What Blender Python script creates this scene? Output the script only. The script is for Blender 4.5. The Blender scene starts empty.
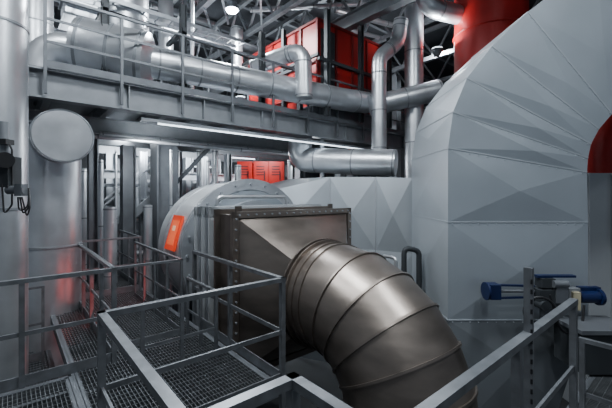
import bpy, math, random, bmesh
from mathutils import Vector, Matrix
random.seed(4)
V=Vector
Z=V((0,0,1))
th=math.radians(49.6)
A=V((math.sin(th),math.cos(th),0)); B=V((-math.cos(th),math.sin(th),0))
EYE=2.0; F=350.0
def S(px,py,d):            # surveyed point at true depth d (metres)
    return V(((px-306)/F*d, d, EYE-(py-194)/F*d))
def ab(a,b,z=0): return A*a+B*b+Z*z
scene=bpy.context.scene
COL=scene.collection

# ---------- materials ----------
MATS={}
def mat(name,col,metal=0.0,rough=0.5,var=0.15,scale=3.0,bump=0.0,emis=0,stretch=(1,1,1),dirt=None):
    if name in MATS: return MATS[name]
    m=bpy.data.materials.new(name); m.use_nodes=True
    nt=m.node_tree; n=nt.nodes; l=nt.links
    bs=n['Principled BSDF']
    bs.inputs['Metallic'].default_value=metal
    tc=n.new('ShaderNodeTexCoord'); mp=n.new('ShaderNodeMapping'); mp.inputs['Scale'].default_value=stretch
    l.new(tc.outputs['Object'],mp.inputs['Vector'])
    nz=n.new('ShaderNodeTexNoise'); nz.inputs['Scale'].default_value=scale; nz.inputs['Detail'].default_value=5
    l.new(mp.outputs[0],nz.inputs['Vector'])
    cr=n.new('ShaderNodeValToRGB')
    cr.color_ramp.elements[0].position=0.3; cr.color_ramp.elements[1].position=0.7
    c0=dirt if dirt else tuple(c*(1-var) for c in col); c1=tuple(min(1,c*(1+var)) for c in col)
    cr.color_ramp.elements[0].color=(*c0,1); cr.color_ramp.elements[1].color=(*c1,1)
    l.new(nz.outputs['Fac'],cr.inputs[0]); l.new(cr.outputs[0],bs.inputs['Base Color'])
    mr=n.new('ShaderNodeMapRange'); mr.inputs['To Min'].default_value=max(0.05,rough-0.08); mr.inputs['To Max'].default_value=min(1,rough+0.1)
    l.new(nz.outputs['Fac'],mr.inputs['Value']); l.new(mr.outputs[0],bs.inputs['Roughness'])
    if bump:
        bp=n.new('ShaderNodeBump'); bp.inputs['Strength'].default_value=bump; bp.inputs['Distance'].default_value=0.03
        l.new(nz.outputs['Fac'],bp.inputs['Height']); l.new(bp.outputs[0],bs.inputs['Normal'])
    if emis:
        bs.inputs['Emission Color'].default_value=(*col,1); bs.inputs['Emission Strength'].default_value=emis
    MATS[name]=m; return m
ALU=mat('aluminium_cladding',(0.58,0.60,0.63),0.8,0.34,0.12,2.5,0.14)
ALUD=mat('dull_aluminium_cladding',(0.44,0.46,0.49),0.75,0.36,0.14,2.0,0.14)
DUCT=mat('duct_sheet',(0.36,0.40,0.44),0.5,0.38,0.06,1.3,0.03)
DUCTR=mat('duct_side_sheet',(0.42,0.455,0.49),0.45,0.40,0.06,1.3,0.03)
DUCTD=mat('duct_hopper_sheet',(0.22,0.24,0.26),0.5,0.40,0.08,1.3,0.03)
WHITE=mat('pale_casing',(0.50,0.52,0.54),0.35,0.40,0.07,1.5,0.03)
BROWN=mat('brown_stainless',(0.245,0.21,0.185),0.9,0.36,0.16,2.0,0.10,stretch=(1,1,3))
BROWND=mat('brown_stainless_frame',(0.15,0.128,0.115),0.8,0.38,0.2,4,0.08)
STEEL=mat('painted_steel',(0.13,0.14,0.155),0.4,0.44,0.15,4)
STEELM=mat('mid_grey_steel',(0.24,0.255,0.275),0.4,0.45,0.12,4)
RAIL=mat('railing_steel',(0.18,0.19,0.205),0.65,0.38,0.2,9)
STEELL=mat('galvanised_steel',(0.36,0.38,0.41),0.7,0.40,0.2,9)
DARK=mat('dark_steel',(0.035,0.04,0.045),0.3,0.6,0.2,3)
ROOF=mat('roof_sheet',(0.06,0.065,0.075),0.3,0.6,0.2,3,stretch=(6,1,1))
GRAT=mat('grating_steel',(0.15,0.16,0.17),0.7,0.42,0.2,6)
RED=mat('red_paint',(0.36,0.010,0.008),0.05,0.42,0.12,2)
REDD=mat('dark_red_trim',(0.16,0.006,0.006),0.1,0.45,0.12,2)
REDC=mat('self_lit_red_paint',(0.60,0.02,0.012),0.0,0.42,0.1,2,emis=0.06)  # faint emission put into the cabinet paint to brighten it
ORANGE=mat('orange_panel',(0.80,0.055,0.012),0.0,0.45,0.06,8,emis=0.35)  # plate colours here and in the next two carry emission; no lamp
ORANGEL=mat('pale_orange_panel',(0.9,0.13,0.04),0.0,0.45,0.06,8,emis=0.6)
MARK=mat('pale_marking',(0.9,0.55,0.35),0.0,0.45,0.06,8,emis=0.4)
BLUE=mat('blue_paint',(0.004,0.012,0.055),0.1,0.36,0.1,6)
BLACK=mat('black_rubber',(0.012,0.012,0.014),0.0,0.45,0.2,6)
YELL=mat('cream_plate',(0.42,0.38,0.26),0.0,0.5,0.1,6)
WALL=mat('wall_panel',(0.10,0.108,0.12),0.1,0.7,0.2,0.6,stretch=(4,4,0.3))
CONC=mat('concrete',(0.045,0.048,0.052),0.0,0.8,0.25,1.2)
LAMP=mat('lamp_glow',(0.9,0.96,1.0),0,0.4,0.0,1,emis=80)
TUBE=mat('tube_glow',(0.8,0.92,1.0),0,0.4,0.0,1,emis=4)

# ---------- geometry ----------
class G:
    def __init__(s): s.v=[]; s.f=[]
    def add(s,vs,fs):
        o=len(s.v); s.v+= [V(v) for v in vs]; s.f+=[[i+o for i in f] for f in fs]; return s
    def box(s,c,size,ax=None):
        X,Y,W=ax if ax else (V((1,0,0)),V((0,1,0)),Z)
        c=V(c); a,b,d=size[0]/2,size[1]/2,size[2]/2
        vs=[c+X*(a*i)+Y*(b*j)+W*(d*k) for k in(-1,1) for j in(-1,1) for i in(-1,1)]
        return s.add(vs,[(0,2,3,1),(4,5,7,6),(0,1,5,4),(2,6,7,3),(0,4,6,2),(1,3,7,5)])
    def bar(s,p0,p1,w,h=None,up=Z):
        h=h or w; p0=V(p0);p1=V(p1); d=(p1-p0); L=d.length; d.normalize()
        if abs(d.dot(up))>0.99: up=A
        sd=d.cross(up).normalized(); u=sd.cross(d).normalized()
        return s.box((p0+p1)/2,(L,w,h),(d,sd,u))
    def ibeam(s,p0,p1,w,h,t=0.02,up=Z):
        p0=V(p0);p1=V(p1); d=(p1-p0).normalized()
        if abs(d.dot(up))>0.99: up=A
        sd=d.cross(up).normalized(); u=sd.cross(d).normalized()
        s.bar(p0+u*(h/2-t/2),p1+u*(h/2-t/2),w,t,u); s.bar(p0-u*(h/2-t/2),p1-u*(h/2-t/2),w,t,u)
        return s.bar(p0,p1,t*0.8,h-2*t,u)
    def sweep(s,path,r,n=24,cap=True,closed=False):
        path=[V(p) for p in path]; N=len(path)
        rs=r if isinstance(r,(list,tuple)) else [r]*N
        def tan(i):
            if closed: return (path[(i+1)%N]-path[i-1]).normalized()
            a=path[max(0,i-1)]; b=path[min(N-1,i+1)]; return (b-a).normalized()
        t=tan(0); ref=Z if abs(t.z)<0.9 else A
        u=t.cross(ref).normalized(); o=len(s.v)
        for i in range(N):
            t2=tan(i)
            u=(u-t2*u.dot(t2)).normalized(); w=t2.cross(u)
            for k in range(n):
                an=2*math.pi*k/n
                s.v.append(path[i]+(u*math.cos(an)+w*math.sin(an))*rs[i])
        for i in range(N if closed else N-1):
            j=(i+1)%N
            for k in range(n):
                k2=(k+1)%n
                s.f.append([o+i*n+k,o+i*n+k2,o+j*n+k2,o+j*n+k])
        if cap and not closed:
            s.f.append([o+k for k in range(n)][::-1]); s.f.append([o+(N-1)*n+k for k in range(n)])
        return s
    def cyl(s,p0,p1,r0,r1=None,n=32,cap=True):
        return s.sweep([p0,p1],[r0,r0 if r1 is None else r1],n,cap)
    def ring(s,c,axis,r,tube,n=48,m=8):
        axis=V(axis).normalized(); ref=Z if abs(axis.z)<0.9 else A
        u=axis.cross(ref).normalized(); w=axis.cross(u)
        return s.sweep([V(c)+(u*math.cos(2*math.pi*i/n)+w*math.sin(2*math.pi*i/n))*r for i in range(n)],tube,m,closed=True)
    def band(s,c,axis,r0,r1,wd,n=64):
        axis=V(axis).normalized(); ref=Z if abs(axis.z)<0.9 else A
        u=axis.cross(ref).normalized(); w=axis.cross(u); vs=[]; c=V(c)
        for i in range(n):
            e=u*math.cos(2*math.pi*i/n)+w*math.sin(2*math.pi*i/n)
            vs+=[c+e*r0-axis*wd/2,c+e*r1-axis*wd/2,c+e*r1+axis*wd/2,c+e*r0+axis*wd/2]
        fs=[]
        for i in range(n):
            j=(i+1)%n
            for k in range(4): fs.append((i*4+k,i*4+(k+1)%4,j*4+(k+1)%4,j*4+k))
        return s.add(vs,fs)
    def pyr(s,a,b,c,d,out,apex=None):
        a,b,c,d=map(V,(a,b,c,d)); m=(V(apex) if apex else (a+b+c+d)/4)+V(out)
        return s.add([a,b,c,d,m],[(0,1,4),(1,2,4),(2,3,4),(3,0,4)])
def mesh(name,g,mt,root=None,sharp=35):
    me=bpy.data.meshes.new(name)
    o0=root.location if root else V((0,0,0))
    me.from_pydata([tuple(v-o0) for v in g.v],[],g.f); me.update()
    bm=bmesh.new(); bm.from_mesh(me); bmesh.ops.recalc_face_normals(bm,faces=bm.faces[:]); bm.to_mesh(me); bm.free()
    me.shade_smooth(); me.set_sharp_from_angle(angle=math.radians(sharp))
    me.materials.append(mt)
    ob=bpy.data.objects.new(name,me); COL.objects.link(ob)
    if root: ob.parent=root
    return ob
def thing(name,label,cat,parts,loc=None,group=None,kind=None,sharp=35):
    allv=[v for p in parts for v in p[1].v]
    if loc is None:
        n=len(allv); c=sum(allv,V((0,0,0)))/n; loc=V((c.x,c.y,min(v.z for v in allv)))
    if len(parts)==1:
        g=parts[0][1]; g.v=[v-V(loc) for v in g.v]
        ob=mesh(name,g,parts[0][2],None,sharp); ob.location=loc
    else:
        ob=bpy.data.objects.new(name,None); ob.empty_display_size=0.2; ob.location=loc; COL.objects.link(ob)
        for p in parts:
            c=mesh(p[0],p[1],p[2],ob,sharp)
            if len(p)>3: c["label"]=p[3]
    if kind: ob["kind"]=kind
    ob["label"]=label; ob["category"]=cat
    if group: ob["group"]=group
    return ob
def rounded(pts,R,n=8):
    pts=[V(p) for p in pts]; out=[pts[0]]
    for i in range(1,len(pts)-1):
        a,b,c=pts[i-1],pts[i],pts[i+1]
        d0=(b-a).normalized(); d1=(c-b).normalized()
        phi=d0.angle(d1); t=min(R*math.tan(phi/2),(b-a).length*0.49,(c-b).length*0.49)
        p=b-d0*t; q=b+d1*t
        for k in range(n+1):
            s=k/n; out.append(p*(1-s)**2+b*2*s*(1-s)*0.93+((p+q)/2)*2*s*(1-s)*0.07+q*s*s)
    out.append(pts[-1]); return out
def pipe(label,pts,r,mt=ALU,R=None,bands=1.1,group=None,name='insulated_pipe',cat='pipe',bandmat=None,n=28,extra=None):
    path=rounded(pts,R or r*2.6); g=G().sweep(path,r,n)
    parts=[('pipe_run',g,mt)]
    bandmat=bandmat or STEELM
    if bands:
        for i in range(len(pts)-1):
            a,b=V(pts[i]),V(pts[i+1]); L=(b-a).length; d=(b-a).normalized()
            e0=(R or r*2.6) if i>0 else 0.05; e1=(R or r*2.6) if i<len(pts)-2 else 0.05
            if L-e0-e1<0: continue
            k=max(1,int((L-e0-e1)/bands))
            for j in range(k+1):
                s=e0+(L-e0-e1)*j/k
                c=a+d*s
                parts.append(('clamp_band',G().cyl(c-d*0.015,c+d*0.015,r*1.02+0.004,n=n),bandmat))
    if extra: parts+=extra
    return thing(name,label,cat,parts,group=group)

# ---------- structure ----------
def struct(name,label,g,mt):
    return thing(name,label,name.split('_')[0],[(name,g,mt)],kind='structure')
AX=(A,B,Z)
struct('floor','dark concrete ground far below the walkways',G().box(ab(6,8,-3.1),(32,30,0.2),AX),CONC)
struct('ceiling','dark corrugated roof sheet',G().box(ab(6,8,9.35),(32,30,0.1),AX),ROOF)
g=G().box(ab(21,8,3.1),(0.2,30,12.4),AX)
for i in range(20): g.bar(ab(20.86,-6+i*1.5,-3),ab(20.86,-6+i*1.5,9.3),0.1,0.06)
struct('wall_east','dark grey ribbed metal wall cladding',g,WALL)
g=G().box(ab(6,22,3.1),(32,0.2,12.4),AX)
for i in range(21): g.bar(ab(-9+i*1.5,21.86,-3),ab(-9+i*1.5,21.86,9.3),0.1,0.06)
struct('wall_north','dark grey ribbed metal wall cladding',g,WALL)

for i,a in enumerate([2.5,4.5,6.5,8.5,10.5,13.5,16.5]):
    zt,zb=8.9,7.7
    bl=[('top_chord',G().bar(ab(a,-2,zt),ab(a,21.8,zt),0.14),STEELM),('bottom_chord',G().bar(ab(a,-2,zb),ab(a,21.8,zb),0.16),STEELL)]
    g=G(); b=-2
    while b<21.2:
        g.bar(ab(a,b,zb),ab(a,b+0.8,zt),0.07); g.bar(ab(a,b+0.8,zt),ab(a,b+1.6,zb),0.07); b+=1.6
    bl.append(('lattice_web',g,STEELL))
    thing('roof_truss','grey steel lattice roof truss under the ceiling','roof beam',bl,group='roof trusses')
for i in range(10):
    b=0.5+i*2.2
    thing('roof_purlin','grey steel purlin spanning between roof trusses','roof beam',[('purlin',G().ibeam(ab(-2,b,9.1),ab(20.8,b,9.1),0.14,0.22),STEELM)],group='roof purlins')
for i,(a,b) in enumerate(((2.5,6),(4.5,7),(8.5,8),(6.5,12),(8.5,14),(10.5,12),(4.5,10))):
    thing('roof_brace','thin diagonal steel brace between roof trusses','roof beam',[('brace_rod',G().bar(ab(a,b,7.58),ab(a+3,b+4.4,7.58),0.06),STEELL)],group='roof braces')

# ---------- gratings ----------
def grating(label,a0,a1,b0,b1,z,pb=0.036,pa=0.085):
    g=G(); n=int((a1-a0)/pb)
    for i in range(n+1):
        a=a0+(a1-a0)*i/n; g.bar(ab(a,b0,z-0.02),ab(a,b1,z-0.02),0.006,0.04)
    n=int((b1-b0)/pa)
    for i in range(n+1):
        b=b0+(b1-b0)*i/n; g.bar(ab(a0,b,z-0.012),ab(a1,b,z-0.012),0.006,0.018)
    fr=G()
    for p,q in(((a0,b0),(a1,b0)),((a1,b0),(a1,b1)),((a1,b1),(a0,b1)),((a0,b1),(a0,b0))):
        fr.bar(ab(*p,z-0.06),ab(*q,z-0.06),0.06,0.12)
    parts=[('grating_mesh',g,GRAT),('edge_frame',fr,STEEL)]
    b=b0+1.2
    while b<b1: parts.append(('support_joist',G().ibeam(ab(a0,b,z-0.12),ab(a1,b,z-0.12),0.1,0.14),STEEL)); b+=1.4
    return thing('floor_grating',label,'floor grating',parts)
grating('galvanised open grating walkway beside the guard rails',-3,0.5,-1.0,4.6,0)
grating('galvanised open grating beside the brown duct housing',0.56,2.15,3.0,9.5,0)
grating('lower galvanised grating around the tall silver pipes',-2.4,0.5,4.72,10.5,-0.55)
grating('open grating strip on the camera side walkway',0.56,3.9,-1.2,0.74,0)
grating('dark grating deck under the round elbow duct',0.6,2.2,0.9,2.9,-1.3)
grating('grating landing beneath the blue valve actuator',4.4,7.2,-1.6,1.0,-0.25)
grating('dark grating deck below the elbow and housing',2.3,6,0.9,2.9,-1.3)

# ---------- railings ----------
def railing(label,pts,z0=0,h=1.1,mt=RAIL,rails=(0.55,),posts_every=1.5,toe=True,w=0.05,group=None,post_dn=0.12):
    parts=[]
    P=[ab(*p) for p in pts]
    for i in range(len(P)-1):
        a,b=P[i],P[i+1]; d=(b-a).normalized()
        parts.append(('top_rail',G().bar(a+Z*(z0+h)-d*w/2,b+Z*(z0+h)+d*w/2,w,w*0.8),mt))
        for rh in rails: parts.append(('mid_rail',G().bar(a+Z*(z0+rh),b+Z*(z0+rh),w*0.35,w*0.8),mt))
        if toe: parts.append(('toe_board',G().bar(a+Z*(z0+0.06),b+Z*(z0+0.06),0.012,0.12),mt))
        n=max(1,round((b-a).length/posts_every))
        for k in range(n+1):
            if k==0 and i>0: continue
            c=a+(b-a)*k/n
            parts.append(('post',G().bar(c+Z*(z0-post_dn),c+Z*(z0+h-w*0.3),w*0.9,w*0.9),mt))
    return thing('guard_railing',label,'railing',parts,group=group)
railing('grey steel guard railing around the pit by the elbow duct',[(2.2,5.25),(2.2,2.97),(0.53,2.97),(0.53,1.39)],posts_every=1.15,w=0.055,post_dn=0.3)
railing('grey steel guard railing stepping around the camera platform',[(0.53,1.33),(1.05,1.33),(1.05,0.78),(3.6,0.78)],posts_every=1.5,w=0.055)
railing('grey steel guard railing in front of the tall silver pipes',[(-1.6,4.66),(0.96,4.66),(0.96,7.6)],posts_every=0.8,w=0.055)
railing('thin grey railing behind the round casing',[(1.0,7.8),(2.1,7.8),(2.1,9.6)],posts_every=0.9,w=0.045)
railing('thin grey railing on the lower grating near the columns',[(-2.2,9.0),(0.9,9.0),(0.9,10.4)],z0=-0.5,posts_every=0.7,w=0.045)
railing('thin grey railing around the base of silver risers',[(-2.2,6.6),(0.4,6.6)],z0=-0.5,posts_every=0.7,w=0.04)
railing('small grey railing beside the round casing and housing',[(1.02,5.0),(1.9,5.0),(1.9,7.4)],z0=-0.05,posts_every=0.6,w=0.04)
railing('low grey railing guarding the housing side opening',[(1.1,4.0),(1.95,4.0),(1.95,4.9)],z0=-0.2,h=1.0,posts_every=0.45,w=0.04)
railing('grey railing on the landing under the blue actuator',[(4.5,0.9),(4.5,-1.4)],z0=-0.6,posts_every=0.8,w=0.05)
c=ab(2.53,0.78)
parts=[('strut',G().bar(c+Z*-0.15,c+Z*1.53,0.05,0.03),RAIL)]
for i in range(20): parts.append(('slot',G().box(c+Z*(0.25+i*0.063)+V((0,-0.028,0)),(0.012,0.006,0.03)),BLACK))
thing('strut_post','tall slotted galvanised strut fixed to the guard railing','post',parts)

# ---------- brown housing and elbow ----------
HL=V((-1.02,4.83,0)); HW=2.4; HT=1.75; HB=-0.60
def hp(t,s,z): return HL+A*t+B*s+Z*z
RP=0.74
P0=V((0.23,5.18,0.55))
body=G().box(hp(HW/2,0.27,(HT+HB)/2),(HW-0.12,0.5,HT-HB-0.1),AX)
def frame(g,s,t0,t1,z0,z1,w,dp):
    g.box(hp((t0+t1)/2,s,z1-w/2),(t1-t0,dp,w),AX); g.box(hp((t0+t1)/2,s,z0+w/2),(t1-t0,dp,w),AX)
    g.box(hp(t0+w/2,s,(z0+z1)/2),(w,dp,z1-z0),AX); g.box(hp(t1-w/2,s,(z0+z1)/2),(w,dp,z1-z0),AX); return g
fr=G(); frame(fr,0.0,0,HW,HB,HT,0.09,0.05); frame(fr,0.07,0.02,HW-0.02,HB,HT-0.01,0.08,0.04)
fb=frame(G(),0.5,-0.02,HW+0.02,HB,HT+0.02,0.10,0.05); frame(fb,0.58,0.02,HW-0.02,HB,HT,0.08,0.03)
bolts=G()
for i in range(16):
    z=HB+0.1+i*(HT-HB-0.2)/15
    for t in(0.045,HW-0.045): bolts.cyl(hp(t,-0.02,z),hp(t,-0.045,z),0.014,n=6)
for i in range(17):
    t=0.1+i*(HW-0.2)/16; bolts.cyl(hp(t,-0.02,HT-0.045),hp(t,-0.045,HT-0.045),0.014,n=6)
N=64; tr=G()
sq=[]; ci=[]
w2=HW/2-0.1; h2=(HT-HB)/2-0.1; zm=(HT+HB)/2
DD=-B
for k in range(N):
    an=2*math.pi*k/N; c,s_=math.cos(an),math.sin(an); m=max(abs(c),abs(s_))
    sq.append(hp(HW/2+w2*c/m,-0.0,zm+h2*s_/m))
    ci.append(P0+A*(RP*c)+Z*(RP*s_))
tr.add(sq+ci,[(k,(k+1)%N,N+(k+1)%N,N+k) for k in range(N)])
hparts=[('housing_body',body,BROWND),('front_flange',fr,BROWN),('rear_flange',fb,BROWN),('flange_bolts',bolts,STEELL),('square_to_round_transition',tr,BROWN)]
for t in(0.25,HW-0.25): hparts.append(('lifting_lug',G().box(hp(t,0.27,HT),(0.10,0.03,0.14),AX),BROWND))
thing('duct_housing','brown stainless rectangular duct housing with bolted flanges','duct housing',hparts,sharp=14)
Rb=1.14; ST=0.36
def ep(q): return P0+DD*(ST+Rb*math.sin(q))-Z*(Rb*(1-math.cos(q)))
segs=6; parts=[]
parts.append(('inlet_collar',G().cyl(P0-DD*0.03,P0+DD*ST,RP,n=64),BROWN))
nm=64
# mitred gores: straight-sided bands between seam planes
for i in range(segs):
    t0=math.pi/2*i/segs; t1=math.pi/2*(i+1)/segs
    g=G()
    for q in(t0,t1):
        nn=(DD*math.cos(q)-Z*math.sin(q)); up=A.cross(nn).normalized()
        for k in range(nm):
            an=2*math.pi*k/nm; g.v.append(ep(q)+A*(RP*math.cos(an))+up*(RP*math.sin(an)))
    for k in range(nm): g.f.append([k,(k+1)%nm,nm+(k+1)%nm,nm+k])
    n1=(DD*math.cos(t1)-Z*math.sin(t1))
    parts.append(('elbow_segment',g,BROWN))
    parts.append(('seam_ring',G().band(ep(t1),n1,RP-0.01,RP+0.020,0.028),BROWN))
for q,r1 in((0.02,0.05),(0.10,0.045),(0.22,0.02),(ST,0.018)):
    parts.append(('inlet_flange',G().band(P0+DD*q,DD,RP-0.01,RP+r1,0.025),BROWN if q>0.05 else BROWND))
parts.append(('lower_pipe',G().cyl(ep(math.pi/2),ep(math.pi/2)-Z*2.2,RP,n=56),BROWN))
thing('elbow_duct','large brown stainless segmented elbow duct bending downward','duct',parts,sharp=25)

# ---------- round casing ----------
DL=V((-2.20,6.33,0.87)); DR=1.36; DC=DL+A*DR
drum=G().sweep([DC,DC+B*1.45,DC+B*1.55],[DR,DR,DR-0.08],96)
face=G().cyl(DC-B*0.10,DC-B*0.02,DR-0.16,n=96)
neckring=G().cyl(DC-B*0.26,DC-B*0.10,DR-0.36,n=96)
parts=[('casing_drum',drum,WHITE),('end_face',face,DUCT),('face_step',neckring,ALUD),('front_rim',G().band(DC-B*0.02,B,DR-0.14,DR+0.08,0.06,96),ALU),('stiffening_band',G().band(DC+B*0.16,B,DR-0.02,DR+0.05,0.04,96),ALU),('stiffening_band',G().band(DC+B*1.05,B,DR-0.02,DR+0.03,0.03,96),ALU),('connecting_neck',G().box(hp(HW/2,1.05,zm),(HW-0.5,0.8,HT-HB-0.4),AX),ALUD)]
for s,mt_ in((0.74,WHITE),(0.86,ALUD),(1.0,WHITE),(1.14,ALUD),(1.28,WHITE)): parts.append(('stiffening_frame',frame(G(),s,0.0,HW-0.04,HB,HT+0.04,0.16,0.035),mt_))
for k in range(24):
    an=math.pi*2*k/24; e=A*math.cos(an)+Z*math.sin(an)
    parts.append(('face_bolt',G().cyl(DC-B*0.04+e*(DR-0.03),DC-B*0.085+e*(DR-0.03),0.024,n=8),ALUD))
for q in(0.3,1.2): parts.append(('saddle_support',G().box(DC+B*q-Z*1.75,(1.6,0.12,1.4),AX),STEEL))
thing('round_casing','pale grey round turbine casing with flanged face','machine casing',parts)
ph=math.radians(16); nn=(-A*math.cos(ph)+Z*math.sin(ph)); tt=(A*math.sin(ph)+Z*math.cos(ph))
pc=DC+B*0.60+nn*(DR+0.02)
thing('warning_plate','orange red rectangular plate on the round casing, brightened by emission','sign',
 [('plate_frame',G().box(pc,(0.48,0.68,0.04),(B,tt,nn)),ORANGE),('plate_panel',G().box(pc+nn*0.022,(0.32,0.48,0.012),(B,tt,nn)),ORANGEL),('plate_marking',G().box(pc+nn*0.03+tt*0.08,(0.14,0.10,0.006),(B,tt,nn)),MARK)])
g=G().sweep(rounded([hp(0.15,0.75,HT+0.06),hp(0.15,0.75,HT+0.2),hp(1.5,0.75,HT+0.2),hp(1.5,0.75,HT+0.06)],0.1),0.03,12)
thing('cable_conduit','thin steel conduit hoop above the stiffening frames','conduit',[('conduit',g,ALU)])

# ---------- main faceted duct ----------
D0=5.0; D1=6.7
outer=[(505,560),(478,410),(448,320),(448,222),(448,148),(453,112),(467,78),(492,46),(528,12),(596,-40),(700,-80)]
inner=[(545,560),(558,410),(588,320),(588,222),(587,172),(588,158),(591,144),(599,129),(612,114),(650,92),(720,80)]
def fr_(p,d): return V(((p[0]-306)/F*D0,d,EYE-(p[1]-194)/F*D0))
ff=G(); fs=G(); fi=G(); back=G(); lo=G(); sparts=[]
for i in range(len(outer)-1):
    a,b,c,d=fr_(outer[i],D0),fr_(inner[i],D0),fr_(inner[i+1],D0),fr_(outer[i+1],D0)
    if i<4: ap=(a+b+c+d)/4; hgt=0.05
    else: ap=(a+d)*0.5*0.40+(b+c)*0.5*0.60; hgt=0.03
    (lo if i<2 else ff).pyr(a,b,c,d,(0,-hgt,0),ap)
    a2,b2,c2,d2=[v+V((0,D1-D0,0)) for v in(a,b,c,d)]
    no=(d-a).cross(V((0,1,0))).normalized()
    if no.x>0: no=-no
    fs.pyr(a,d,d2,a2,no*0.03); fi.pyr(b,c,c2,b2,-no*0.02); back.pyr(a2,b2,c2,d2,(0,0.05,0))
    if i>=2 and i<9:
        s=G(); s.bar(a,b,0.014,0.016); s.bar(a,a2,0.014,0.016)
        for k in range(16): q=a+(b-a)*(k+0.5)/16; s.cyl(q-V((0,0.012,0.03)),q-V((0,-0.01,0.03)),0.008,n=6)
        sparts.append(('seam_flange',s,DUCTR))
thing('faceted_duct','huge pale grey faceted sheet duct curving upward','duct',
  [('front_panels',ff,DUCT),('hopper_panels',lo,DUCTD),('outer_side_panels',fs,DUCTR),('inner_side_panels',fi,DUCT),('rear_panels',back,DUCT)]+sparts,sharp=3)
T=[S(266,192,8.9),S(330,177,8.3),S(376,177,7.8),S(412,178,7.35)]
bot=-2.0
g=G(); gs=[]; off=B*1.6
for i in range(3):
    a,b=T[i],T[i+1]
    at,bt=a,b
    for z_ in (0.75,-0.6,bot):
        am=V((a.x,a.y,z_)); bm=V((b.x,b.y,z_))
        g.pyr(am,bm,bt,at,(-0.04,-0.10,0)); at,bt=am,bm
    g.add([a,b,b+off,a+off],[(0,1,2,3)])
    if i: gs.append(('seam_flange',G().bar(a,V((a.x,a.y,bot)),0.02),ALU))
a=T[0]; a0=V((a.x,a.y,bot)); g.add([a,a0,a0+off,a+off],[(0,1,2,3)])
thing('connecting_duct','pale grey creased duct joining casing to large duct','duct',[('duct_panels',g,DUCTR)]+gs,sharp=3)
pipe('small dark U bend pipe between the elbow and the faceted duct',[S(404,330,5.9),S(404,247,5.9),S(419,251,5.9),S(419,330,5.9)],0.045,DARK,R=0.1,bands=0,name='vent_pipe')
pipe('small silver drain pipe in front of the connecting duct',[S(396,420,5.95),S(396,258,5.95),S(384,256,6.2)],0.03,ALU,R=0.08,bands=0,name='drain_pipe')

# ---------- blue actuator ----------
d=4.78
parts=[]
def hc(x0,x1,y,r,dd=d): return G().cyl(S(x0,y,dd),S(x1,y,dd),r,n=24)
parts.append(('end_flange',hc(485,487,291,0.12),BLUE))
parts.append(('end_block',G().box(S(493,291,d),(0.14,0.16,0.20)),BLUE))
parts.append(('actuator_rod',hc(498,534,291,0.022),STEEL))
parts.append(('yoke_bar',G().bar(S(498,285,d),S(534,286,d),0.035,0.025),BLUE))
parts.append(('yoke_bar',G().bar(S(498,298,d),S(534,297,d),0.035,0.025),BLUE))
g=G().box(S(545,297,d),(0.28,0.22,0.24)); g.box(S(545,282,d),(0.18,0.16,0.12)); g.cyl(S(538,303,d)-V((0,0.15,0)),S(538,303,d),0.06); parts.append(('gear_box',g,DARK))
parts.append(('motor_housing',G().box(S(560,294,d-0.08),(0.16,0.1,0.22)).cyl(S(553,284,d-0.1),S(567,284,d-0.1),0.05),STEEL))
parts.append(('position_indicator',hc(558,561,301,0.08),YELL))
parts.append(('control_box',G().box(S(571,299,d),(0.15,0.14,0.32)),STEELM))
parts.append(('control_cover',G().box(S(571,299,d)-V((0,0.09,0)),(0.10,0.04,0.24)),YELL))
parts.append(('spring_barrel',hc(578,597,297,0.08),BLUE))
parts.append(('barrel_flange',hc(597,600,297,0.11),BLUE))
parts.append(('top_bracket',G().bar(S(536,276,d),S(574,276,d),0.08,0.03),BLUE))
parts.append(('bracket_foot',G().box(S(592,290,d)+V((0,0.06,0)),(0.28,0.08,0.06)),BLUE))
parts.append(('mount_stem',G().box(S(546,314,d),(0.10,0.12,0.2)).cyl(S(546,316,d),S(546,316,4.98),0.06),STEEL))
parts.append(('cable_loop',G().ring(S(540,312,4.52),V((0.15,1,0)),0.19,0.018,32),BLACK))
parts.append(('cable',G().sweep(rounded([S(550,295,4.55),S(562,336,4.5),S(582,330,4.6),S(584,305,4.65)],0.2),0.016,8),BLACK))
thing('valve_actuator','dark blue and black valve actuator on the faceted duct','actuator',parts)
p=V((3.75,4.55,-0.25))
thing('equipment_box','dark steel equipment box on the grating landing','equipment box',[('box_body',G().box(p+Z*0.28,(0.7,0.5,0.5)),DARK),('box_lid',G().box(p+Z*0.55,(0.76,0.55,0.05)),STEEL)])

# ---------- left vertical pipes ----------
pipe('tall silver insulated pipe at the walkway edge',[V((-4.04,4.55,-3)),V((-4.04,4.55,9))],0.34,ALU,bands=2.2)
c2=V((-4.42,6.1,0))
pipe('thick silver insulated riser below the round capped stub',[c2+Z*-3,c2+Z*3.2],0.43,ALU,bands=2.0)
p=S(63,136,5.6)
thing('pipe_stub','short silver insulated pipe stub with flat round cap','pipe',[('stub_body',G().cyl(p+B*0.9,p,0.42,n=48),ALU),('end_cap',G().cyl(p,p-B*0.03,0.40,n=48),ALU),('cap_rim',G().ring(p,B,0.42,0.014,48),STEELL)])
pipe('upper silver riser behind the steel platform beam',[S(36,109,8.2),S(36,-60,8.2)],0.34,ALU,bands=1.3)
g3=G().cyl(S(8,190,4.1),S(25,190,4.1),0.05); g3.box(S(21,190,4.1),(0.08,0.1,0.14))
parts=[('transmitter_box',G().box(S(4,172,4.15),(0.26,0.2,0.36)),DARK),('top_knob',G().cyl(S(4,156,4.15),S(4,122,4.15),0.05),STEELM),('display_head',G().cyl(S(5,160,3.98),S(5,160,4.15),0.09).box(S(5,142,4.1),(0.12,0.12,0.06)),BLACK),('side_port',g3,STEEL)]
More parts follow.
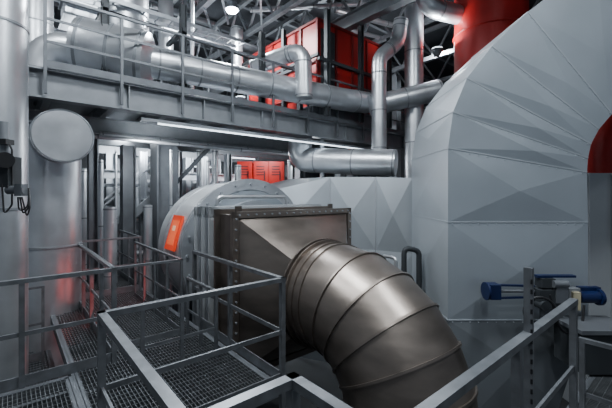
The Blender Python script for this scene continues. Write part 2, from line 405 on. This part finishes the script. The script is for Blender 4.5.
for k in range(3): parts.append(('cable',G().sweep(rounded([S(18+k*2,197,4.1),S(19+k*4,212+k*3,4.1),S(28+k,207,4.1),S(29,188,4.15)],0.08),0.009,8),BLACK))
parts.append(('cable',G().sweep(rounded([S(2,184,4.05),S(4,215,4.05),S(12,205,4.1),S(12,150,4.1),S(8,140,4.1)],0.08),0.010,8),BLACK))
thing('pipe_instrument','dark instrument transmitter clamped to the silver pipe','instrument',parts)

# ---------- upper platform ----------
def along(p,x):
    k=(x-306)/F; t=(k*p.y-p.x)/(A.x-k*A.y); return p+A*t
p0=S(28,81,5.3); p0.z=3.70
pe=along(p0,402)
L=(pe-p0).length; n=int(L/1.3)
parts=[('beam_section',G().ibeam(along(p0,12),pe,0.22,0.46,0.03),STEELM)]
for i in range(n+1): parts.append(('web_stiffener',G().box(p0+A*(L*i/n)-B*0.05,(0.02,0.10,0.38),AX),STEELM))
thing('platform_edge_beam','long dark grey steel I beam carrying the upper platform','beam',parts)
b0=(p0.dot(B)); a0=p0.dot(A); aL=a0+L
thing('platform_deck','dark steel deck plate of the upper platform','deck',[('deck_plate',G().box(ab((a0+aL)/2-0.4,b0+3.2,3.97),(L+1.6,6.2,0.05),AX),STEEL)])
for i in range(10):
    a=a0+0.3+i*(L-0.4)/9
    thing('platform_joist','grey steel joist under the upper platform deck','beam',[('joist',G().ibeam(ab(a,b0+0.12,3.80),ab(a,b0+6.2,3.80),0.12,0.26),STEELM)],group='platform joists')
for b in(2.0,4.0,6.2):
    thing('platform_girder','dark grey steel girder under the upper platform','beam',[('girder',G().ibeam(ab(a0-0.4,b0+b,3.49),ab(aL,b0+b,3.49),0.2,0.34),STEELM)],group='platform girders')
railing('dark guard railing along the upper platform edge',[(a0+0.2,b0-0.14),(aL,b0-0.14)],z0=3.93,mt=STEEL,posts_every=1.05,w=0.05,rails=(0.4,0.75),post_dn=0.4)
railing('dark guard railing at the rear of the upper platform',[(a0+0.2,b0+2.6),(aL-3,b0+2.6)],z0=3.99,mt=STEEL,posts_every=1.2,w=0.045)
for x in (105,183,262,300,343):
    p=along(p0+B*0.35,x)
    thing('pipe_stanchion','dark steel stanchion carrying pipes above the platform','post',[('stanchion_post',G().ibeam(V((p.x,p.y,4.0)),V((p.x,p.y,5.9)),0.12,0.12,0.015),DARK),('cross_arm',G().bar(V((p.x,p.y,4.1))-B*0.1,V((p.x,p.y,4.1))+B*0.8,0.10),DARK),('top_arm',G().bar(V((p.x,p.y,5.35))-B*0.1,V((p.x,p.y,5.35))+B*0.9,0.08),DARK)],group='pipe stanchions')
q=along(p0+B*1.3,60); q.z=5.9; qe=along(q,240)
parts=[('tray_side_rail',G().bar(q-B*0.2,qe-B*0.2,0.02,0.09),STEELL),('tray_side_rail',G().bar(q+B*0.2,qe+B*0.2,0.02,0.09),STEELL)]
nr=14
for i in range(nr): parts.append(('tray_rung',G().bar(q+(qe-q)*i/(nr-1)-B*0.2,q+(qe-q)*i/(nr-1)+B*0.2,0.03,0.02),STEELL))
thing('cable_tray','galvanised ladder cable tray above the upper platform','cable tray',parts)
for k in range(3):
    q_=along(p0+B*(0.5+0.06*k),110+20*k); q_.z=5.38; qq=along(q_,330); qq.z=5.38; mid=(q_+qq)/2; mid.z=5.30
    thing('hanging_cable','thin black cable strung between pipe stanchions','cable',[('cable_run',G().sweep([q_,(q_+mid)/2-Z*0.02,mid,(qq+mid)/2-Z*0.02,qq],0.014,8),BLACK)],group='hanging cables')
q0=S(140,118,6.4); q0.z=3.36; q1=along(q0,388)
thing('fluorescent_fixture','long slim fluorescent batten hung under the platform beam','lamp',[('fixture_body',G().bar(q0,q1,0.18,0.06),ALU),('light_tube',G().bar(q0+A*0.3-Z*0.045-B*0.05,q1-A*1.2-Z*0.045-B*0.05,0.03,0.02),TUBE)])
q2=S(60,128,6.9); q2.z=3.2
pipe('slim silver conduit pipe under the platform beam',[along(q2,95),along(q2,392)],0.045,ALU,bands=1.5)
q3=V(q2); q3.z=3.30; q3+=B*0.35
pipe('slim silver conduit pipe under the platform deck',[along(q3,100),along(q3,380)],0.06,ALU,bands=1.2)
for (x,y,dd) in((242,157,13),(205,166,15),(320,150,12.5)):
    p=S(x,y,dd)
    thing('fluorescent_fixture','short fluorescent batten light under the platform','lamp',[('fixture_body',G().bar(p-A*0.6,p+A*0.6,0.16,0.06),STEELL),('light_tube',G().bar(p-A*0.55-Z*0.05,p+A*0.55-Z*0.05,0.05,0.03),TUBE)])

for x,dd,w in((93,8.0,0.22),(128,9.4,0.36),(164,8.9,0.56),(188,12.6,0.3),(204,12.2,0.22),(228,11.5,0.2),(110,11.2,0.3),(143,10.8,0.22),(300,13.0,0.3),(352,13.2,0.3),(179,10.8,0.16),(216,13.2,0.28),(137,12.4,0.2),(119,12.9,0.25)):
    p=S(x,194,dd); p.z=0
    thing('steel_column','dark grey steel column holding up the upper platform','column',[('column_section',G().ibeam(p-Z*3,p+Z*3.30,w,w*0.9,0.03),STEELM if dd>11 else STEEL),('base_plate',G().box(p-Z*2.98,(w+0.2,w+0.2,0.04),AX),STEEL)],group='platform columns')
for x,dd,w in((288,19,0.4),(395,16.5,0.4),(215,20,0.4),(150,20,0.4),(340,19,0.4)):
    p=S(x,194,dd); p.z=0
    thing('roof_column','tall grey steel column reaching the roof','column',[('column_section',G().ibeam(p-Z*3,p+Z*7.6,w,w*0.9,0.03),STEELM),('base_plate',G().box(p-Z*2.98,(w+0.2,w+0.2,0.04),AX),STEELM)],group='roof columns')
for z in(1.2,2.6,-0.2):
    for b in(11.8,14.5):
        thing('cross_beam','grey steel cross beam between distant columns','beam',[('beam_section',G().ibeam(ab(-2,b,z),ab(16,b,z),0.16,0.26),STEELM)],group='distant cross beams')
for z,b in((6.4,12.0),(5.2,15.0),(7.1,10.8)):
    thing('high_beam','grey steel beam crossing the hall high up','beam',[('beam_section',G().ibeam(ab(-3,b,z),ab(18,b,z),0.25,0.4),STEELM)],group='high beams')
for z,a in((6.9,7.4),(6.2,13.5)):
    thing('high_beam','grey steel beam crossing the hall high up','beam',[('beam_section',G().ibeam(ab(a,4,z),ab(a,21,z),0.25,0.4),STEELM)],group='high beams')
for x,dd in((164,8.9),(228,11.5)):
    p=S(x,194,dd); p.z=0
    thing('knee_brace','dark diagonal brace between column and girder','brace',[('brace_bar',G().bar(p+Z*2.3+A*0.32,p+Z*3.25+A*1.2,0.09),STEEL)],group='knee braces')
for x,yt,yb,dd,r in((110,207,290,7.4,0.12),(148,205,300,8.4,0.10),(101,160,300,7.6,0.05),(176,150,260,9.8,0.10),(215,150,250,10.6,0.09),(199,150,260,10.2,0.07),(238,165,250,11,0.1),(290,160,250,11,0.08),(84,170,330,9.2,0.14),(208,160,260,9.4,0.04),(116,150,300,7.9,0.025),(171,150,300,8.0,0.03)):
    pipe('slender silver riser pipe among the dark columns',[S(x,yb+120,dd),S(x,yt,dd)],r,ALU,bands=1.2,group='slender risers')
for x0,x1,y,dd,r in((98,185,222,10.3,0.06),(90,160,258,9.9,0.08),(180,240,205,13.9,0.12),(100,175,185,10.5,0.05),(175,250,178,14.2,0.10)):
    a_=S(x0,y,dd); b_=along(a_,x1); b_.z=a_.z
    pipe('slender horizontal silver pipe between the columns',[a_,b_],r,ALU,bands=0.9,group='slender horizontal pipes')
railing('distant thin grey railing among the platform columns',[(-1,12.6),(9,12.6)],z0=0.2,mt=STEELL,posts_every=1.0,w=0.04)
railing('distant thin grey railing on the far upper gallery',[(1,15.3),(14,15.3)],z0=5.4,mt=STEELL,posts_every=1.2,w=0.05)
# stair flight receding under the platform
sa=ab(0.6,10.8,-0.5); sb=ab(3.6,10.8,2.2); parts=[]
for o_ in(0,0.8): parts.append(('stringer',G().bar(sa+B*o_,sb+B*o_,0.04,0.22),STEELM))
for k in range(11): q=sa+(sb-sa)*(k+0.5)/11; parts.append(('tread',G().box(q+B*0.4,(0.24,0.78,0.03),AX),STEELL))
for o_ in(0,0.8):
    parts.append(('stair_handrail',G().bar(sa+B*o_+Z*0.95,sb+B*o_+Z*0.95,0.04),STEELL))
    for k in range(4): q=sa+(sb-sa)*k/3+B*o_; parts.append(('stair_post',G().bar(q,q+Z*0.95,0.035),STEELL))
thing('steel_stair','grey steel stair flight with handrails under the platform','stairs',parts)

# ---------- upper pipes ----------
pk=S(80,48,6.5); pk2=S(148,62,6.75)
dk=(pk2-pk).normalized()
pipe('long silver insulated pipe running above the platform with bulky section',[S(36,90,6.3),S(44,46,6.35),S(130,59,6.65),S(340,99,9.2),S(368,103,9.75)],0.29,ALU,R=0.5,bands=0.7,
  extra=[('bulky_jacket',G().sweep([pk-dk*0.1,pk,pk2,pk2+dk*0.1],[0.32,0.54,0.54,0.32],40),ALU),('jacket_band',G().band((pk+pk2)/2,dk,0.5,0.555,0.05),STEELM),('jacket_band',G().band(pk+dk*0.1,dk,0.5,0.555,0.05),STEELM),('jacket_band',G().band(pk2-dk*0.1,dk,0.5,0.555,0.05),STEELM)])
pipe('large silver vertical duct pipe crossing behind the long pipe',[S(124,62,7.7),S(124,-70,7.7)],0.5,ALUD,bands=0.8)
parts=[('duct_box',G().box(S(88,8,7.6),(0.9,0.8,0.9),AX),ALUD)]
for z_ in(-0.42,0.0,0.42): parts.append(('duct_flange',G().box(S(88,8,7.6)+Z*z_,(0.98,0.88,0.05),AX),STEELM))
thing('duct_box_section','boxy silver insulated duct section above the long pipe','duct',parts)
pipe('silver insulated pipe rising toward the faceted duct',[S(370,106,9.3),S(440,90,9.3)],0.27,ALU,bands=0.8)
pipe('tall silver riser pipe beside the red enclosure',[S(414,190,9.6),S(414,-40,9.6)],0.25,ALU,bands=1.2)
pipe('silver elbow pipe bending over beside the riser',[S(379,150,9.0),S(379,58,9.0),S(398,42,9.3),S(401,20,9.3)],0.19,ALU,R=0.4,bands=0.8)
pipe('silver pipe looping over the front of red enclosure',[S(254,68,8.8),S(278,58,8.5),S(303,50,8.2),S(304,98,8.2)],0.20,ALU,R=0.3,bands=0.6)
pipe('capped silver insulated pipe under the platform end',[S(300,140,9.6),S(300,160,9.6),S(396,163,8.6)],0.33,ALU,R=0.5,bands=0.7)
pipe('silver pipe bending above the red tank',[S(424,-30,9),S(424,6,9),S(470,18,9.6)],0.24,ALU,R=0.5,bands=0.8)
pipe('silver riser pipe ending below the bright roof lamp',[S(237,80,10.9),S(237,28,10.9)],0.18,ALU,bands=1.0)
pipe('silver vertical pipe above the upper platform',[S(166,60,10),S(166,-60,10)],0.2,ALU,bands=1.0)
pipe('thin silver riser pipe above the platform railing',[S(192,90,8.6),S(192,-60,8.6)],0.05,ALU,bands=1.0)
pipe('thin silver drop pipe under the platform end',[S(322,180,9.4),S(322,140,9.4)],0.06,ALU,bands=0)
for x0,y0,x1,y1,dd,r in((160,28,222,42,9.5,0.10),(150,5,215,24,11,0.08),(180,95,300,112,11,0.12),(335,10,410,30,11,0.09),(330,25,410,45,12,0.07),(60,-5,140,12,8,0.05),(250,10,395,2,11.5,0.08)):
    pipe('thin silver service pipe crossing above the platform',[S(x0,y0,dd),S(x1,y1,dd+1.6)],r,ALU,bands=1.0,group='service pipes')

# ---------- red enclosure ----------
c=S(318,18,9.2); ca,cb=c.dot(A),c.dot(B); zt=c.z; zb=4.35
LB,LA=3.4,2.6
parts=[('enclosure_body',G().box(ab(ca+LA/2,cb+LB/2,(zt+zb)/2),(LA,LB,zt-zb),AX),RED)]
for k in range(6): parts.append(('panel_rib',G().box(ab(ca-0.02,cb+LB*k/5,(zt+zb)/2),(0.06,0.06,zt-zb),AX),REDD))
for k in range(1,5): parts.append(('panel_rib',G().box(ab(ca+LA*k/4,cb-0.02,(zt+zb)/2),(0.06,0.06,zt-zb),AX),REDD))
for zz in(zt-0.04,zt-1.1,zt-1.9): parts.append(('panel_trim',G().box(ab(ca-0.02,cb+LB/2,zz),(0.07,LB,0.06),AX).box(ab(ca+LA/2,cb-0.02,zz),(LA,0.07,0.06),AX),REDD))
parts.append(('access_door',G().box(ab(ca+0.33,cb-0.03,zt-1.0),(0.5,0.03,1.5),AX),DARK,'dark access door'))
parts.append(('door_handle',G().box(ab(ca+0.5,cb-0.06,zt-1.1),(0.03,0.04,0.2),AX),STEELL))
thing('red_enclosure','large red painted sheet metal equipment enclosure','equipment enclosure',parts)
parts=[('frame_beam',G().ibeam(ab(ca-0.2,cb,zb-0.15),ab(ca+LA,cb,zb-0.15),0.2,0.3),STEEL),('frame_beam',G().ibeam(ab(ca,cb-0.1,zb-0.15),ab(ca,cb+LB,zb-0.15),0.2,0.3),STEEL)]
for t in(0.0,1.3,2.6): parts.append(('frame_post',G().ibeam(ab(ca+t,cb-0.35,4.0),ab(ca+t,cb-0.35,zt+0.1),0.12,0.12,0.015),DARK))
for t in(1.1,2.3): parts.append(('frame_post',G().ibeam(ab(ca-0.3,cb+t,4.0),ab(ca-0.3,cb+t,zt),0.10,0.10,0.015),DARK))
parts.append(('frame_rail',G().bar(ab(ca-0.3,cb-0.35,5.4),ab(ca+LA,cb-0.35,5.4),0.08),DARK))
parts.append(('frame_rail',G().bar(ab(ca-0.3,cb-0.35,5.5),ab(ca-0.3,cb+LB,5.5),0.07),DARK))
thing('enclosure_frame','dark steel frame standing around the red enclosure','frame',parts)
for i,x in enumerate((246,262,277)):
    p=S(x,176,12.0); parts=[('cabinet_body',G().box(p,(0.50,0.5,0.95)),REDC),('cabinet_door',G().box(p+V((0,-0.26,0)),(0.42,0.02,0.85)),REDC),('door_handle',G().box(p+V((0.12,-0.29,0)),(0.03,0.04,0.3)),BLACK)]
    for k in range(4): parts.append(('vent_slot',G().box(p+V((-0.02,-0.275,0.3-0.09*k)),(0.26,0.01,0.03)),BLACK))
    thing('red_cabinet','red metal cabinet with dark slots under the platform','cabinet',parts,group='red cabinets')
p=S(262,176,12.0); parts=[('stand_top',G().box(V((p.x,p.y,p.z-0.55)),(1.9,0.7,0.12)),STEEL)]
for sx in(-0.85,0.85): parts.append(('stand_leg',G().bar(V((p.x+sx,p.y,-3)),V((p.x+sx,p.y,p.z-0.6)),0.12),STEEL))
thing('cabinet_stand','dark steel stand carrying the red cabinets','stand',parts)
pr=S(490,60,9.5)
thing('red_vessel','large red vertical cylindrical vessel rising to the roof','tank',[('vessel_shell',G().cyl(V((pr.x,pr.y,4.5)),V((pr.x,pr.y,9.2)),0.9,n=56),RED),('vessel_ring',G().ring(V((pr.x,pr.y,6.3)),Z,0.91,0.03,56),RED),('vessel_leg',G().cyl(V((pr.x,pr.y,-3)),V((pr.x,pr.y,4.5)),0.4,n=32),STEEL)])
pipe('red painted pipe bend behind the large duct',[S(640,250,8.4),S(606,200,8.4),S(604,140,8.4),S(640,90,8.4)],0.34,RED,R=0.8,bands=0.6,bandmat=RED)
parts=[('casing_body',G().box(V((6.40,7.2,0.1)),(2.2,1.0,4.6)),WHITE)]
for k in range(5): parts.append(('casing_rib',G().box(V((5.4+0.45*k,6.68,0.1)),(0.03,0.05,4.6)),WHITE))
thing('ribbed_casing','light grey metal casing beyond the faceted duct','machine casing',parts)

# ---------- lamps ----------
def spot(loc,tgt,e,size=1.2,col=(0.88,0.95,1)):
    ld=bpy.data.lights.new('area_light','AREA'); ld.energy=e; ld.color=col; ld.shape='SQUARE'; ld.size=size
    o=bpy.data.objects.new('area_light',ld); o.location=loc; o.rotation_euler=(V(tgt)-V(loc)).to_track_quat('-Z','Y').to_euler(); COL.objects.link(o); return o
def highbay(p,e,size=0.4,r=0.26):
    p=V(p)
    thing('high_bay_lamp','round white high bay lamp hanging from the roof','lamp',[('lamp_housing',G().sweep([p+Z*0.3,p+Z*0.2,p],[0.06,r*0.7,r],28),STEELL),('lamp_lens',G().sweep([p-Z*0.005,p-Z*0.05,p-Z*0.08],[r*0.85,r*0.7,r*0.3],28),LAMP),('hanger_rod',G().bar(p+Z*0.3,p+Z*1.2,0.025),STEEL)],group='high bay lamps')
    return spot(p-Z*0.12,p-Z*3,e,size)
highbay(S(232,10,9.6),500,0.5,0.19)
highbay((-1.5,18,7.4),400); highbay((-6.5,13,7.4),400)
spot((5,14,7.9),(5,14,0),260,0.5)
highbay((-1.2,3.8,8.0),460,1.0); highbay((3.4,2.2,8.0),380,1.0); highbay((-4.6,3.2,8.0),300,0.9)
highbay((0.6,-1.5,7.5),150,0.9)
def upl(p,e):  # made-up fittings with area lights, added to brighten the roof
    p=V(p)
    thing('fill_uplight','small made-up fill light added to brighten the roof trusses','lamp',[('fill_uplight_body',G().sweep([p-Z*0.2,p-Z*0.02],[0.08,0.16],20),STEEL),('fill_uplight_lens',G().cyl(p-Z*0.01,p+Z*0.01,0.14,n=20),TUBE)],group='added roof fill lights')
    spot(p+Z*0.05,p+Z*3,e,0.5)
upl(ab(5.5,9.6,5.0),200); upl(ab(1.5,9.0,5.0),180); upl(ab(10,11,5.2),190); upl(ab(9,5,6.0),100); upl(ab(4,14.5,5.6),160)
spot(q0+A*1.5-Z*0.12-B*0.05,q0+A*1.5-Z*3-B*0.9,35,0.4)
spot(S(242,160,12.9),S(242,300,12.5),120,0.5); spot(S(205,169,14.9),S(205,300,14.5),130,0.5); spot(S(120,140,9.9),S(120,300,9.9),80,0.6)
spot(S(150,150,7.6),S(160,210,10.5),45,0.5)  # unseen fill light added to brighten the columns under the deck
spot(V((0,10.8,3.0)),V((0,8.5,0)),50,0.4); spot(S(200,150,11.5),S(215,200,16),160,0.5); spot(S(140,150,10.5),S(130,200,15),130,0.5)  # more added fill without fixtures, for the dim space around the columns
spot(S(262,150,10.8),S(262,180,12),25,0.5)
pb=V((-3.60,6.95,-0.15))
thing('red_fill_lamp','small made-up red glow source near the silver riser','lamp',[('fill_lamp_dome',G().sweep([pb,pb+Z*0.05,pb+Z*0.07],[0.03,0.025,0.01],16),mat('red_glow',(1,0.05,0.02),0,0.4,0,1,emis=1.0)),('fill_lamp_post',G().cyl(pb-Z*0.4,pb,0.02,n=12),STEEL)])  # made-up lamp, added as a source for the red tint on the pipes
spot(pb+V((0.5,-1.1,0.2)),pb+V((-1,-0.7,0.5)),5,1.4,(1,0.10,0.08))  # unseen red area light added to tint the silver pipes

w=bpy.data.worlds.new('World'); scene.world=w; w.use_nodes=True
w.node_tree.nodes['Background'].inputs[0].default_value=(0.55,0.65,0.78,1); w.node_tree.nodes['Background'].inputs[1].default_value=0.2

cam=bpy.data.cameras.new('Camera'); co=bpy.data.objects.new('Camera',cam); COL.objects.link(co)
co.location=(0,0,EYE); co.rotation_euler=(math.pi/2,0,0)
cam.sensor_width=36; cam.lens=36*F/612; cam.shift_y=-10/612; cam.clip_start=0.05; cam.clip_end=200
scene.camera=co
